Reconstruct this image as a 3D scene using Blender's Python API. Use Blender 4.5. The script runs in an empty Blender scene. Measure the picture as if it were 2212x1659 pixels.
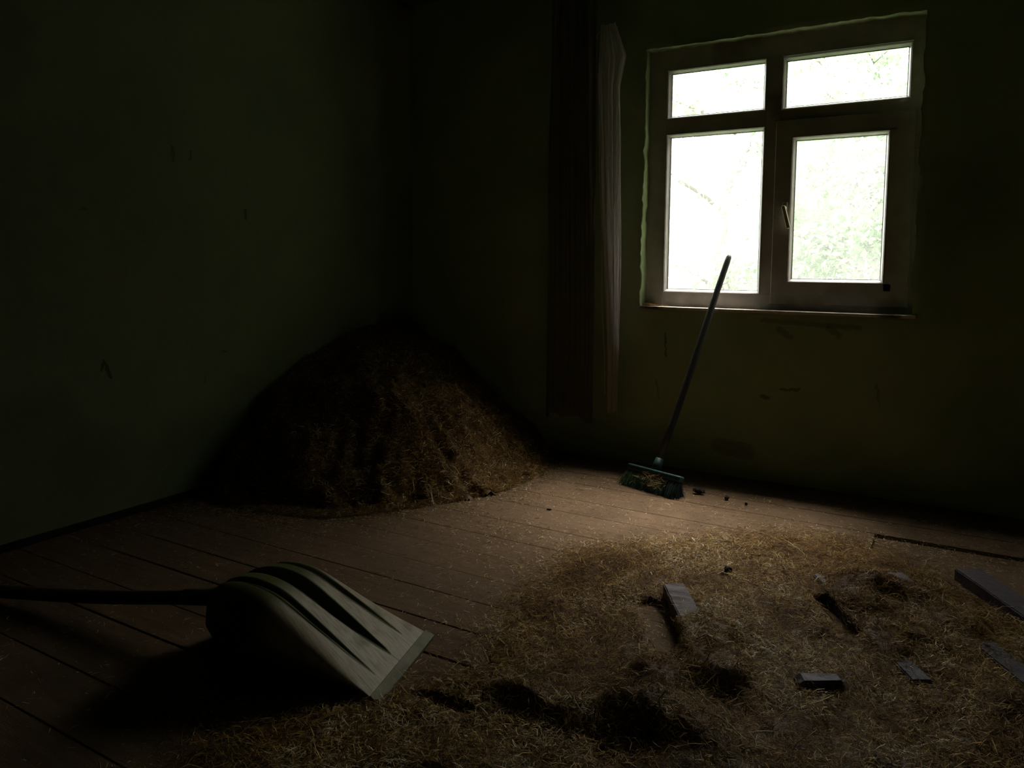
import bpy, bmesh, math, random
import numpy as np
from mathutils import Vector, Matrix
SC = bpy.context.scene
COL = SC.collection
random.seed(7)
RNG = np.random.default_rng(11)

# ------------------------------------------------------------------ camera
H = 1.25
YAW, PITCH, ROLL = .524408, .0801, .0089604
FPX, CYPX = 1616.16, 705.3
cy_, sy_ = math.cos(YAW), math.sin(YAW)
right = Vector((cy_, sy_, 0)); fw = Vector((-sy_, cy_, 0)); up = Vector((0, 0, 1))
fw2 = fw*math.cos(PITCH) - up*math.sin(PITCH)
up2 = up*math.cos(PITCH) + fw*math.sin(PITCH)
R2 = right*math.cos(ROLL) + up2*math.sin(ROLL)
U2 = up2*math.cos(ROLL) - right*math.sin(ROLL)
cam_d = bpy.data.cameras.new('camera'); cam = bpy.data.objects.new('camera', cam_d); COL.objects.link(cam)
m = Matrix.Identity(4)
for i in range(3):
    m[i][0] = R2[i]; m[i][1] = U2[i]; m[i][2] = -fw2[i]
m[2][3] = H
cam.matrix_world = m
cam_d.sensor_width = 36; cam_d.sensor_fit = 'HORIZONTAL'
cam_d.lens = FPX/2212*36
cam_d.shift_y = -(829.5-CYPX)/2212
cam_d.clip_start = .05; cam_d.clip_end = 300
SC.camera = cam

# ------------------------------------------------------------------ world, light, exposure
SC.view_settings.view_transform = 'Standard'
SC.view_settings.look = 'None'
SC.view_settings.gamma = 1
SC.view_settings.exposure = 0.5
SC.view_settings.use_curve_mapping = False
SKY = 7.0
SUN = 11.0
w = bpy.data.worlds.new('overcast_sky'); SC.world = w; w.use_nodes = True
nt = w.node_tree; nt.nodes.clear()
tc = nt.nodes.new('ShaderNodeTexCoord'); sp = nt.nodes.new('ShaderNodeSeparateXYZ')
mr = nt.nodes.new('ShaderNodeMapRange'); mr.inputs[1].default_value = -.05; mr.inputs[2].default_value = .95
mr.inputs[3].default_value = SKY*.55; mr.inputs[4].default_value = SKY*1.7
bg = nt.nodes.new('ShaderNodeBackground'); bg.inputs[0].default_value = (1, 1, .98, 1)
wo = nt.nodes.new('ShaderNodeOutputWorld')
nt.links.new(tc.outputs['Generated'], sp.inputs[0]); nt.links.new(sp.outputs[2], mr.inputs[0])
nt.links.new(mr.outputs[0], bg.inputs[1]); nt.links.new(bg.outputs[0], wo.inputs[0])
sd = bpy.data.lights.new('veiled_sun', 'SUN'); sd.energy = SUN; sd.angle = math.radians(34); sd.color = (1, .93, .86)
so = bpy.data.objects.new('veiled_sun', sd); COL.objects.link(so)
so.rotation_euler = Vector((-.26, -1.0, -1.62)).to_track_quat('-Z', 'Y').to_euler()
so.location = (1, 8, 6)

D, W, XR, YB, ZC = 4.5, 3.4675, 2.6, -2.4, 3.14     # window wall, left wall, right wall, rear wall, ceiling

# ------------------------------------------------------------------ helpers
def tag(o, label=None, cat=None, group=None, kind=None):
    if label: o['label'] = label
    if cat: o['category'] = cat
    if group: o['group'] = group
    if kind: o['kind'] = kind
    return o
def empty(name, loc=(0, 0, 0)):
    o = bpy.data.objects.new(name, None); COL.objects.link(o); o.location = loc; o.empty_display_size = .05; return o
def link(name, me, mat, parent=None, loc=None):
    o = bpy.data.objects.new(name, me); COL.objects.link(o)
    if mat: me.materials.append(mat)
    if parent is not None:
        o.parent = parent
        o.matrix_parent_inverse = Matrix.Translation(-Vector(parent.location))
    if loc is not None: o.location = loc
    return o
def bm_obj(name, bm, mat, parent=None, smooth=False):
    bmesh.ops.recalc_face_normals(bm, faces=bm.faces)
    me = bpy.data.meshes.new(name); bm.to_mesh(me); bm.free()
    if smooth:
        for p in me.polygons: p.use_smooth = True
    return link(name, me, mat, parent)
def np_mesh(name, V, F, tint=None, smooth=False):
    V = np.asarray(V, np.float32); F = np.asarray(F, np.int32)
    me = bpy.data.meshes.new(name)
    me.vertices.add(len(V)); me.vertices.foreach_set('co', V.ravel())
    k = F.shape[1]
    me.loops.add(F.size); me.loops.foreach_set('vertex_index', F.ravel())
    me.polygons.add(len(F)); me.polygons.foreach_set('loop_start', np.arange(0, F.size, k, dtype=np.int32))
    me.polygons.foreach_set('loop_total', np.full(len(F), k, np.int32))
    if smooth: me.polygons.foreach_set('use_smooth', np.ones(len(F), bool))
    if tint is not None:
        a = me.attributes.new('tint', 'FLOAT', 'POINT'); a.data.foreach_set('value', np.asarray(tint, np.float32))
    me.update(calc_edges=True); me.validate()
    return me
def add_box(bm, lo, hi, bevel=0, M=None, seg=2):
    r = bmesh.ops.create_cube(bm, size=1)
    vs = r['verts']
    for v in vs:
        v.co = Vector([lo[i] + (v.co[i]+.5)*(hi[i]-lo[i]) for i in range(3)])
    if bevel:
        es = list({e for v in vs for e in v.link_edges})
        rr = bmesh.ops.bevel(bm, geom=es, offset=bevel, segments=seg, affect='EDGES', profile=.5)
        vs = list({v for f in rr['faces'] for v in f.verts} | {v for v in vs if v.is_valid})
    if M is not None:
        for v in vs: v.co = M @ v.co
    return vs
def grid_mesh(name, P, closed=False, smooth=True, tint=None):
    """P (n,m,3) array of points -> quad mesh"""
    n, mm = P.shape[:2]
    idx = np.arange(n*mm).reshape(n, mm)
    a = idx[:-1, :-1]; b = idx[1:, :-1]; c = idx[1:, 1:]; d = idx[:-1, 1:]
    F = np.stack([a, b, c, d], -1).reshape(-1, 4)
    if closed:
        F = np.vstack([F, np.stack([idx[:-1, -1], idx[1:, -1], idx[1:, 0], idx[:-1, 0]], -1)])
    return np_mesh(name, P.reshape(-1, 3), F, tint, smooth)
def tube(bm, pts, rad, seg=12, cap=True):
    pts = [Vector(p) for p in pts]; rings = []
    prev = None
    for i, p in enumerate(pts):
        t = (pts[min(i+1, len(pts)-1)] - pts[max(i-1, 0)]).normalized()
        if prev is None:
            a = t.orthogonal().normalized()
        else:
            a = (prev - t*prev.dot(t)).normalized()
        prev = a; b = t.cross(a)
        r = rad[i] if hasattr(rad, '__len__') else rad
        rings.append([bm.verts.new(p + (a*math.cos(2*math.pi*k/seg) + b*math.sin(2*math.pi*k/seg))*r) for k in range(seg)])
    for r0, r1 in zip(rings[:-1], rings[1:]):
        for k in range(seg):
            bm.faces.new((r0[k], r0[(k+1) % seg], r1[(k+1) % seg], r1[k]))
    if cap:
        bm.faces.new(rings[0][::-1]); bm.faces.new(rings[-1])
def vnoise(x, y, s=1.0, seed=0):
    """smooth value noise -1..1"""
    x = np.asarray(x)*s + 131.7 + seed*17.3; y = np.asarray(y)*s + 77.1 - seed*9.1
    xi = np.floor(x).astype(np.int64); yi = np.floor(y).astype(np.int64); fx = x-xi; fy = y-yi
    fx = fx*fx*(3-2*fx); fy = fy*fy*(3-2*fy)
    def h(a, b):
        n = (a*374761393 + b*668265263 + seed*974711) & 0x7fffffff
        n = ((n ^ (n >> 13))*1274126177) & 0x7fffffff
        return ((n ^ (n >> 16)) & 0xffff)/32767.5 - 1
    return (h(xi, yi)*(1-fx) + h(xi+1, yi)*fx)*(1-fy) + (h(xi, yi+1)*(1-fx) + h(xi+1, yi+1)*fx)*fy
def fbm(x, y, s, seed=0, o=4):
    return sum(vnoise(x, y, s*2**k, seed+k)*.5**k for k in range(o))/1.6
def sst(a, b, x):
    t = np.clip((x-a)/(b-a), 0, 1); return t*t*(3-2*t)

# ------------------------------------------------------------------ materials
def mat(name):
    mt = bpy.data.materials.new(name); mt.use_nodes = True
    return mt, mt.node_tree, mt.node_tree.nodes['Principled BSDF']
def noise_mat(name, c1, c2, scale=8, rough=.8, bump=.0, c3=None, c3thr=.6, stretch=None, spec=.3, detail=6, bscale=None):
    mt, t, b = mat(name)
    tc = t.nodes.new('ShaderNodeTexCoord'); mp = t.nodes.new('ShaderNodeMapping')
    if stretch: mp.inputs['Scale'].default_value = stretch
    t.links.new(tc.outputs['Object'], mp.inputs[0])
    n = t.nodes.new('ShaderNodeTexNoise'); n.inputs['Scale'].default_value = scale; n.inputs['Detail'].default_value = detail
    n.inputs['Roughness'].default_value = .65
    t.links.new(mp.outputs[0], n.inputs['Vector'])
    r = t.nodes.new('ShaderNodeValToRGB')
    r.color_ramp.elements[0].position = .35; r.color_ramp.elements[1].position = .66
    r.color_ramp.elements[0].color = (*c1, 1); r.color_ramp.elements[1].color = (*c2, 1)
    t.links.new(n.outputs[0], r.inputs[0]); out = r.outputs[0]
    if c3:
        n2 = t.nodes.new('ShaderNodeTexNoise'); n2.inputs['Scale'].default_value = scale*.37; n2.inputs['Detail'].default_value = 8
        t.links.new(tc.outputs['Object'], n2.inputs['Vector'])
        mr = t.nodes.new('ShaderNodeMapRange'); mr.inputs[1].default_value = c3thr-.06; mr.inputs[2].default_value = c3thr+.06
        t.links.new(n2.outputs[0], mr.inputs[0])
        mx = t.nodes.new('ShaderNodeMix'); mx.data_type = 'RGBA'
        t.links.new(mr.outputs[0], mx.inputs[0]); t.links.new(out, mx.inputs[6]); mx.inputs[7].default_value = (*c3, 1)
        out = mx.outputs[2]
    t.links.new(out, b.inputs['Base Color'])
    b.inputs['Roughness'].default_value = rough; b.inputs['Specular IOR Level'].default_value = spec
    if bump:
        bn = t.nodes.new('ShaderNodeTexNoise'); bn.inputs['Scale'].default_value = bscale or scale*4; bn.inputs['Detail'].default_value = 8
        t.links.new(mp.outputs[0], bn.inputs['Vector'])
        bp = t.nodes.new('ShaderNodeBump'); bp.inputs['Strength'].default_value = bump; bp.inputs['Distance'].default_value = .01
        t.links.new(bn.outputs[0], bp.inputs['Height']); t.links.new(bp.outputs[0], b.inputs['Normal'])
    return mt, t, b, out
def add_marks(t, b, out, marks, dark):
    """scuffs and chips: capsule shapes at fixed places on a wall (object = world coordinates)"""
    tc = t.nodes.new('ShaderNodeTexCoord')
    ns = t.nodes.new('ShaderNodeTexNoise'); ns.inputs['Scale'].default_value = 30
    t.links.new(tc.outputs['Object'], ns.inputs['Vector'])
    jit = t.nodes.new('ShaderNodeVectorMath'); jit.operation = 'MULTIPLY_ADD'
    t.links.new(ns.outputs['Color'], jit.inputs[0]); jit.inputs[1].default_value = (.03,)*3
    t.links.new(tc.outputs['Object'], jit.inputs[2])
    for p0, p1, r, k in marks:
        p0 = Vector(p0)+Vector((.015,)*3); p1 = Vector(p1)+Vector((.015,)*3); dv = p1-p0
        s = t.nodes.new('ShaderNodeVectorMath'); s.operation = 'SUBTRACT'; s.inputs[1].default_value = p0
        t.links.new(jit.outputs[0], s.inputs[0])
        d = t.nodes.new('ShaderNodeVectorMath'); d.operation = 'DOT_PRODUCT'; d.inputs[1].default_value = dv/dv.length_squared
        t.links.new(s.outputs[0], d.inputs[0])
        cl = t.nodes.new('ShaderNodeClamp'); t.links.new(d.outputs['Value'], cl.inputs[0])
        sc = t.nodes.new('ShaderNodeVectorMath'); sc.operation = 'SCALE'; sc.inputs[0].default_value = dv
        t.links.new(cl.outputs[0], sc.inputs['Scale'])
        di = t.nodes.new('ShaderNodeVectorMath'); di.operation = 'DISTANCE'
        t.links.new(s.outputs[0], di.inputs[0]); t.links.new(sc.outputs[0], di.inputs[1])
        mr = t.nodes.new('ShaderNodeMapRange'); mr.inputs[1].default_value = r*1.15; mr.inputs[2].default_value = r*.7
        mr.inputs[3].default_value = 0; mr.inputs[4].default_value = k*.7
        t.links.new(di.outputs['Value'], mr.inputs[0])
        mx = t.nodes.new('ShaderNodeMix'); mx.data_type = 'RGBA'
        t.links.new(mr.outputs[0], mx.inputs[0]); t.links.new(out, mx.inputs[6]); mx.inputs[7].default_value = (*dark, 1)
        out = mx.outputs[2]
    t.links.new(out, b.inputs['Base Color'])

WALLC = ((.33, .41, .215), (.41, .47, .26), (.27, .34, .175))
WALLL_SHADED = ((.20, .245, .132), (.25, .285, .16))  # same plaster as the window wall, darkened to put shade into the colour
M_wall, t_, b_, o_ = noise_mat('green_plaster', WALLC[0], WALLC[1], 2.2, .9, .35, WALLC[2], .58, bscale=38)
add_marks(t_, b_, o_, [((-1.50, 4.5, .84), (-1.49, 4.5, .70), .007, .8), ((-.80, 4.5, .55), (-.70, 4.5, .56), .010, .8),
                       ((-.90, 4.5, .50), (-.87, 4.5, .50), .012, .8), ((-.92, 4.5, .95), (-.40, 4.5, .93), .016, .5),
                       ((-.82, 4.5, .90), (-.76, 4.5, .86), .02, .6), ((-.55, 4.5, .92), (-.50, 4.5, .88), .02, .5),
                       ((-1.55, 4.5, .55), (-1.53, 4.5, .42), .008, .5), ((-1.15, 4.5, .18), (-.98, 4.5, .16), .05, .5),
                       ((-.30, 4.5, .62), (-.28, 4.5, .50), .008, .5)], (.02, .022, .01))
M_wall_l_shaded, t_, b_, o_ = noise_mat('green_plaster_left_shaded', WALLL_SHADED[0], WALLL_SHADED[1], 1.6, .92, .3, (.155, .21, .11), .6, bscale=38)
add_marks(t_, b_, o_, [((-W, 2.10, .79), (-W, 2.085, .73), .008, .85), ((-W, 2.10, .79), (-W, 2.13, .70), .009, .85),
                       ((-W, 2.95, 1.56), (-W, 2.95, 1.51), .009, .8), ((-W, 2.50, 1.84), (-W, 2.50, 1.78), .012, .6),
                       ((-W, 2.60, 1.84), (-W, 2.60, 1.79), .007, .6), ((-W, 2.78, .76), (-W, 2.80, .76), .008, .7),
                       ((-W, 2.02, 1.50), (-W, 2.04, 1.50), .008, .5), ((-W, 2.66, .60), (-W, 2.66, .66), .006, .4)], (.018, .02, .01))
M_dark, *_ = noise_mat('grimy_plaster', (.12, .15, .075), (.17, .20, .10), 3, .95, .2)
M_floor, ft, fb, fo = noise_mat('worn_floorboards', (.130, .084, .046), (.190, .124, .073), 5, .85, .3, (.105, .070, .040), .60, stretch=(1, 7, 7), bscale=60, spec=.08)
M_frame, *_ = noise_mat('dusty_white_frame', (.42, .40, .36), (.54, .51, .46), 7, .5, .08, (.27, .23, .16), .62, spec=.5)
M_bead, *_ = noise_mat('glazing_bead', (.34, .31, .29), (.45, .42, .40), 9, .35, .05, spec=.5)
M_seal, *_ = noise_mat('rubber_seal', (.02, .02, .02), (.03, .03, .03), 9, .6)
M_sill, *_ = noise_mat('sill_board', (.55, .48, .40), (.68, .62, .54), 12, .7, .2, (.12, .09, .05), .60)
M_handlew, *_ = noise_mat('cream_plastic', (.42, .38, .26), (.50, .46, .33), 12, .4, 0, (.2, .17, .1), .62)
M_wood, *_ = noise_mat('grey_broom_stick', (.032, .034, .027), (.055, .056, .044), 9, .55, .25, stretch=(6, 6, 1), spec=.4)
M_shw, *_ = noise_mat('dark_shovel_shaft', (.045, .025, .015), (.08, .045, .028), 9, .55, .25, stretch=(1, 6, 6))
M_teal, *_ = noise_mat('teal_plastic', (.015, .05, .045), (.025, .075, .062), 14, .5, .1, (.05, .05, .03), .62)
M_batten, *_ = noise_mat('purple_brown_wood', (.050, .038, .040), (.085, .066, .070), 8, .6, .35, (.035, .026, .025), .58, stretch=(3, 3, 3), spec=.25)
M_greyb, *_ = noise_mat('grey_weathered_wood', (.12, .098, .090), (.19, .155, .145), 9, .7, .5, (.06, .048, .04), .58)
M_brick, *_ = noise_mat('dark_brick', (.022, .018, .018), (.05, .04, .038), 16, .6, .5, (.25, .19, .19), .68)
M_clod, *_ = noise_mat('black_dirt', (.012, .010, .008), (.03, .022, .015), 30, .9, .6)
M_bark, *_ = noise_mat('bark', (.10, .08, .06), (.2, .16, .12), 6, .9, .4)
M_grass, *_ = noise_mat('meadow', (.035, .07, .02), (.07, .12, .04), 3, .9)
M_void, *_ = noise_mat('under_floor_dirt', (.01, .008, .006), (.02, .015, .01), 5, .95)

def tint_mat(name, ramp, rough=.5, spec=.5, trans=0.0):
    mt, t, b = mat(name)
    a = t.nodes.new('ShaderNodeAttribute'); a.attribute_name = 'tint'
    r = t.nodes.new('ShaderNodeValToRGB')
    els = r.color_ramp.elements
    els[0].position, els[0].color = ramp[0][0], (*ramp[0][1], 1); els[1].position, els[1].color = ramp[-1][0], (*ramp[-1][1], 1)
    for p, c in ramp[1:-1]: els.new(p).color = (*c, 1)
    t.links.new(a.outputs['Fac'], r.inputs[0]); t.links.new(r.outputs[0], b.inputs['Base Color'])
    b.inputs['Roughness'].default_value = rough; b.inputs['Specular IOR Level'].default_value = spec
    if trans:
        tr = t.nodes.new('ShaderNodeBsdfTranslucent'); mx = t.nodes.new('ShaderNodeMixShader'); mx.inputs[0].default_value = trans
        t.links.new(r.outputs[0], tr.inputs[0]); t.links.new(b.outputs[0], mx.inputs[1]); t.links.new(tr.outputs[0], mx.inputs[2])
        t.links.new(mx.outputs[0], t.nodes['Material Output'].inputs[0])
    return mt
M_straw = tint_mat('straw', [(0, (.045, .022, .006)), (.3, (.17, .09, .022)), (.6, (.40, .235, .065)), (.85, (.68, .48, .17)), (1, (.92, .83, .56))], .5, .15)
M_bristle = tint_mat('bristles', [(0, (.02, .03, .028)), (.4, (.02, .075, .05)), (.75, (.05, .13, .04)), (1, (.14, .17, .10))], .55, .3)
M_leaf = tint_mat('leaves', [(0, (.25, .36, .21)), (1, (.45, .57, .39))], .5, .3, .55)

# dusty clear glass
M_glass, t, b = mat('dusty_glass'); t.nodes.remove(b)
tr = t.nodes.new('ShaderNodeBsdfTransparent'); tl = t.nodes.new('ShaderNodeBsdfTranslucent'); gl = t.nodes.new('ShaderNodeBsdfGlossy')
tl.inputs[0].default_value = (.93, .93, .95, 1); gl.inputs['Roughness'].default_value = .03
tc = t.nodes.new('ShaderNodeTexCoord'); n = t.nodes.new('ShaderNodeTexNoise'); n.inputs['Scale'].default_value = 3; n.inputs['Detail'].default_value = 8
t.links.new(tc.outputs['Object'], n.inputs['Vector'])
mr = t.nodes.new('ShaderNodeMapRange'); mr.inputs[1].default_value = .3; mr.inputs[2].default_value = .75; mr.inputs[3].default_value = .035; mr.inputs[4].default_value = .10
t.links.new(n.outputs[0], mr.inputs[0])
m1 = t.nodes.new('ShaderNodeMixShader'); t.links.new(mr.outputs[0], m1.inputs[0]); t.links.new(tr.outputs[0], m1.inputs[1]); t.links.new(tl.outputs[0], m1.inputs[2])
m2 = t.nodes.new('ShaderNodeMixShader'); m2.inputs[0].default_value = .04; t.links.new(m1.outputs[0], m2.inputs[1]); t.links.new(gl.outputs[0], m2.inputs[2])
t.links.new(m2.outputs[0], t.nodes['Material Output'].inputs[0])

def sheer(name, c, transp, scale=60):
    mt, t, b = mat(name); t.nodes.remove(b)
    df = t.nodes.new('ShaderNodeBsdfDiffuse'); df.inputs[0].default_value = (*c, 1)
    tl = t.nodes.new('ShaderNodeBsdfTranslucent'); tl.inputs[0].default_value = (*c, 1)
    tr = t.nodes.new('ShaderNodeBsdfTransparent')
    a = t.nodes.new('ShaderNodeMixShader'); a.inputs[0].default_value = .45
    t.links.new(df.outputs[0], a.inputs[1]); t.links.new(tl.outputs[0], a.inputs[2])
    tc = t.nodes.new('ShaderNodeTexCoord'); n = t.nodes.new('ShaderNodeTexNoise'); n.inputs['Scale'].default_value = 5
    t.links.new(tc.outputs['Object'], n.inputs['Vector'])
    mr = t.nodes.new('ShaderNodeMapRange'); mr.inputs[3].default_value = max(0, transp-.12); mr.inputs[4].default_value = transp+.12
    t.links.new(n.outputs[0], mr.inputs[0])
    m = t.nodes.new('ShaderNodeMixShader'); t.links.new(mr.outputs[0], m.inputs[0])
    t.links.new(a.outputs[0], m.inputs[1]); t.links.new(tr.outputs[0], m.inputs[2])
    t.links.new(m.outputs[0], t.nodes['Material Output'].inputs[0])
    return mt
M_sheer = sheer('sheer_cloth', (.78, .72, .70), .22)
M_drape = sheer('brown_cloth', (.30, .26, .22), .35)
M_web = sheer('cobweb', (.6, .57, .5), .3)

# shovel plastic: olive, blended to grey-beige on the raised flats (attribute 'tint' = blend)
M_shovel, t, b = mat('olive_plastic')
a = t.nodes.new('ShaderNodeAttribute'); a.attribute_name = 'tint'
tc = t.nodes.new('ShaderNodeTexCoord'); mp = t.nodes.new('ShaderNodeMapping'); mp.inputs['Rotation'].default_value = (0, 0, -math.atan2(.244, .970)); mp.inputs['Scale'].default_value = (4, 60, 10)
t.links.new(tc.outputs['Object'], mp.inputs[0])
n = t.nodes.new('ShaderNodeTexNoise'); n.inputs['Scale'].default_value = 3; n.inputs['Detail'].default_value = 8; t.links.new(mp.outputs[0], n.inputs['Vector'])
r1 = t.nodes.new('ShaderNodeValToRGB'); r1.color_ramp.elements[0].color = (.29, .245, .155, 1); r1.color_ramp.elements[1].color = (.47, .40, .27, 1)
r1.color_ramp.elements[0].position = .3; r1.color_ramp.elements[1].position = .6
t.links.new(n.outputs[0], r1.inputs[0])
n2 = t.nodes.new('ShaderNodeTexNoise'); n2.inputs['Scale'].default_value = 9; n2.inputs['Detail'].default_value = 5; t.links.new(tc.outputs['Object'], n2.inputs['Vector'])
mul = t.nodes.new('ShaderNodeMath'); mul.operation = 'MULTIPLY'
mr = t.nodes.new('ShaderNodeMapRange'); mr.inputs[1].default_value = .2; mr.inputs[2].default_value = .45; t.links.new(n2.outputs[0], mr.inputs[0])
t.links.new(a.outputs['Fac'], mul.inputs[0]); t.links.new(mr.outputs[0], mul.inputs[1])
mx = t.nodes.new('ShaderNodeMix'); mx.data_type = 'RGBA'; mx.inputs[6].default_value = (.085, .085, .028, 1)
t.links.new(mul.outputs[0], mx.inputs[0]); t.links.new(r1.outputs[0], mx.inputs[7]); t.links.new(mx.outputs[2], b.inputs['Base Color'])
b.inputs['Roughness'].default_value = .55; b.inputs['Specular IOR Level'].default_value = .22
M_strip, *_ = noise_mat('olive_edge_strip', (.13, .12, .05), (.19, .175, .08), 12, .6, .1, (.24, .21, .15), .66, spec=.2)

# ------------------------------------------------------------------ setting: floor
def build_floor():
    bm = bmesh.new()
    Y = [(4.52, .002), (4.30, .003), (4.08, .003), (3.87, .010), (3.59, .002), (3.38, .006), (3.11, .002), (2.89, .005), (2.69, .002), (2.48, .003),
         (2.28, .004), (2.075, .008), (1.885, .011), (1.68, .004), (1.50, .007), (1.25, .007), (1.05, .004), (.82, .005), (.6, .004), (.38, .005),
         (.15, .004), (-.1, .005), (-.33, .004), (-.56, .005), (-.8, .004), (-1.05, .004), (-1.3, .004), (-1.55, .004), (-1.8, .004), (-2.05, .004), (-2.42, .004)]
    rr = random.Random(3)
    for (y1, g1), (y0, g0) in zip(Y[:-1], Y[1:]):
        xs = [-W-.02, rr.uniform(-1.2, 1.9), XR+.02] if y0 not in (3.87, 3.59, 1.5) else [-W-.02, XR+.02]
        ya, yb = y0+g0/2, y1-g1/2
        segs = [(xs[i]+.001, xs[i+1]-.001, ya, yb, rr.uniform(-.0025, 0)) for i in range(len(xs)-1)]
        if y0 == 3.87: pass
        if y0 == 3.59:   # broad board with a loose, sunken piece at the right, open joint along its far edge
            segs = [(-W-.02, -.236, ya, yb, 0), (-.226, XR+.02, ya, yb, -.006)]
        if y0 == 1.5:
            segs = [(-W-.02, -1.275, ya, yb, 0), (-1.275, -1.07, ya, yb-.032, -.001), (-1.07, XR+.02, ya, yb, 0)]
        for x0, x1, a_, b_, dz in segs:
            vs = add_box(bm, (x0, a_+(-.0008 if g0 < .0035 else 0), -.03), (x1, b_+(.0008 if g1 < .0035 else 0), dz*.6), .0006 if g0 < .0035 else .0014, seg=1)
            if y0 == 3.59 and x0 > -1:
                for v in vs:            # skewed: the joint is widest at its left end
                    if v.co.y > 3.8: v.co.y -= .045*max(0, 1-(v.co.x+.226)/.62)
    add_box(bm, (-W-.1, YB-.1, -.2), (XR+.1, 4.75, -.16))
    o = bm_obj('floor', bm, M_floor); tag(o, kind='structure')
build_floor()

# ------------------------------------------------------------------ setting: walls
OX0, OX1, OZ0, OZ1, RD = -1.668, -.150, 1.008, 2.588, .42      # opening, wall thickness
def build_window_wall():
    xs = np.unique(np.round(np.concatenate([[-W-.2, -W-.05], np.linspace(-W, OX0, 46), np.linspace(OX0, OX1, 56), np.linspace(OX1, XR, 50)]), 5))
    zs = np.unique(np.round(np.concatenate([np.linspace(-.03, OZ0, 34), np.linspace(OZ0, OZ1, 58), np.linspace(OZ1, ZC, 18)]), 5))
    X, Z = np.meshgrid(xs, zs, indexing='ij')
    Yv = D + .012*fbm(X, Z, 1.3, 3) + .003*fbm(X, Z, 9, 5)
    edge = (np.isclose(X, OX0) | np.isclose(X, OX1)) & (Z >= OZ0-1e-4) & (Z <= OZ1+1e-4) | (np.isclose(Z, OZ0) | np.isclose(Z, OZ1)) & (X >= OX0-1e-4) & (X <= OX1+1e-4)
    X2, Z2 = X.copy(), Z.copy()
    jx = .010*fbm(X, Z, 14, 8)+.006*vnoise(X, Z, 45, 2)
    X2[edge] += jx[edge]*np.where(np.isclose(Z[edge], OZ0), 0, 1); 
    top = edge & np.isclose(Z, OZ1); Z2[top] += .7*jx[top]
    P = np.stack([X2, Yv, Z2], -1)
    n, m_ = X.shape; idx = np.arange(n*m_).reshape(n, m_)
    F = []
    for i in range(n-1):
        for j in range(m_-1):
            xc = (xs[i]+xs[i+1])/2; zc = (zs[j]+zs[j+1])/2
            if OX0 < xc < OX1 and OZ0 < zc < OZ1: continue
            F.append((idx[i, j], idx[i+1, j], idx[i+1, j+1], idx[i, j+1]))
    V = P.reshape(-1, 3).tolist()
    i0, i1 = int(np.argmin(abs(xs-OX0))), int(np.argmin(abs(xs-OX1))); j0, j1 = int(np.argmin(abs(zs-OZ0))), int(np.argmin(abs(zs-OZ1)))
    loop = [idx[i, j0] for i in range(i0, i1)] + [idx[i1, j] for j in range(j0, j1)] + [idx[i, j1] for i in range(i1, i0, -1)] + [idx[i0, j] for j in range(j1, j0, -1)]
    prev = loop
    for y in (.006, .02, .05, .09, .13, RD):
        cur = []
        for a_ in loop:
            x, yy, z = V[a_]
            if z > OZ1-.05 or z < OZ0+.02 or True:
                tx = min(max(x, OX0), OX1) if y > .04 else x
                k = .004*float(vnoise(x*30+z*9, y*40, 1, 4)) + .0035*float(vnoise(x*70+z*31, y*90, 1, 6)) if y < RD else 0
                inx = (1 if abs(x-OX0) < .04 and OZ0+.01 < z < OZ1-.01 else -1 if abs(x-OX1) < .04 and OZ0+.01 < z < OZ1-.01 else 0)
                inz = -1 if abs(z-OZ1) < .03 else 0
                V.append([tx + (inx*(k+.004) if inx >= 0 else .006+abs(k))*(1 if inx else 0), D+y, z + inz*(k if inz else 0)])
                cur.append(len(V)-1)
        L = len(loop)
        for k_ in range(L): F.append((prev[k_], prev[(k_+1) % L], cur[(k_+1) % L], cur[k_]))
        prev = cur
    # outer face of the wall
    b0 = len(V); yo = D+RD
    V += [[-W-.3, yo, -.6], [XR+.3, yo, -.6], [XR+.3, yo, ZC+.3], [-W-.3, yo, ZC+.3], [OX0, yo, OZ0], [OX1, yo, OZ0], [OX1, yo, OZ1], [OX0, yo, OZ1]]
    F += [(b0, b0+1, b0+5, b0+4), (b0+1, b0+2, b0+6, b0+5), (b0+2, b0+3, b0+7, b0+6), (b0+3, b0, b0+4, b0+7)]
    me = np_mesh('wall_back', V, F, smooth=True)
    tag(link('wall_back', me, M_wall), kind='structure')
build_window_wall()
def wall_box(name, lo, hi, m_):
    bm = bmesh.new(); add_box(bm, lo, hi); return tag(bm_obj(name, bm, m_), kind='structure')
ys = np.linspace(YB, D+.03, 90); zs = np.linspace(-.03, ZC, 50); YY, ZZ = np.meshgrid(ys, zs, indexing='ij')
P = np.stack([-W + .012*fbm(YY, ZZ, 1.1, 13)-.002, YY, ZZ], -1)
ml = grid_mesh('wall_left', P); bmt = bmesh.new(); bmt.from_mesh(ml)
r = bmesh.ops.extrude_face_region(bmt, geom=bmt.faces[:])
for v in [g for g in r['geom'] if isinstance(g, bmesh.types.BMVert)]: v.co.x = -W-.3
tag(bm_obj('wall_left', bmt, M_wall_l_shaded, smooth=False), kind='structure')
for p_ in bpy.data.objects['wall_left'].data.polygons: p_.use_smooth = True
wall_box('wall_right', (XR, YB, -.03), (XR+.3, D+.3, ZC), M_dark)
wall_box('wall_rear', (-W-.3, YB-.3, -.03), (XR+.3, YB, ZC), M_dark)
bm = bmesh.new(); add_box(bm, (-W-.3, YB-.3, ZC), (XR+.3, D+.3, ZC+.2))
tag(bm_obj('ceiling', bm, M_dark), kind='structure')
# low skirting strip of dirt-dark wood along the left wall
bm = bmesh.new(); add_box(bm, (-W, YB, 0), (-W+.014, 2.62, .035), .003)
tag(bm_obj('baseboard_left', bm, M_clod), kind='structure')

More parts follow.
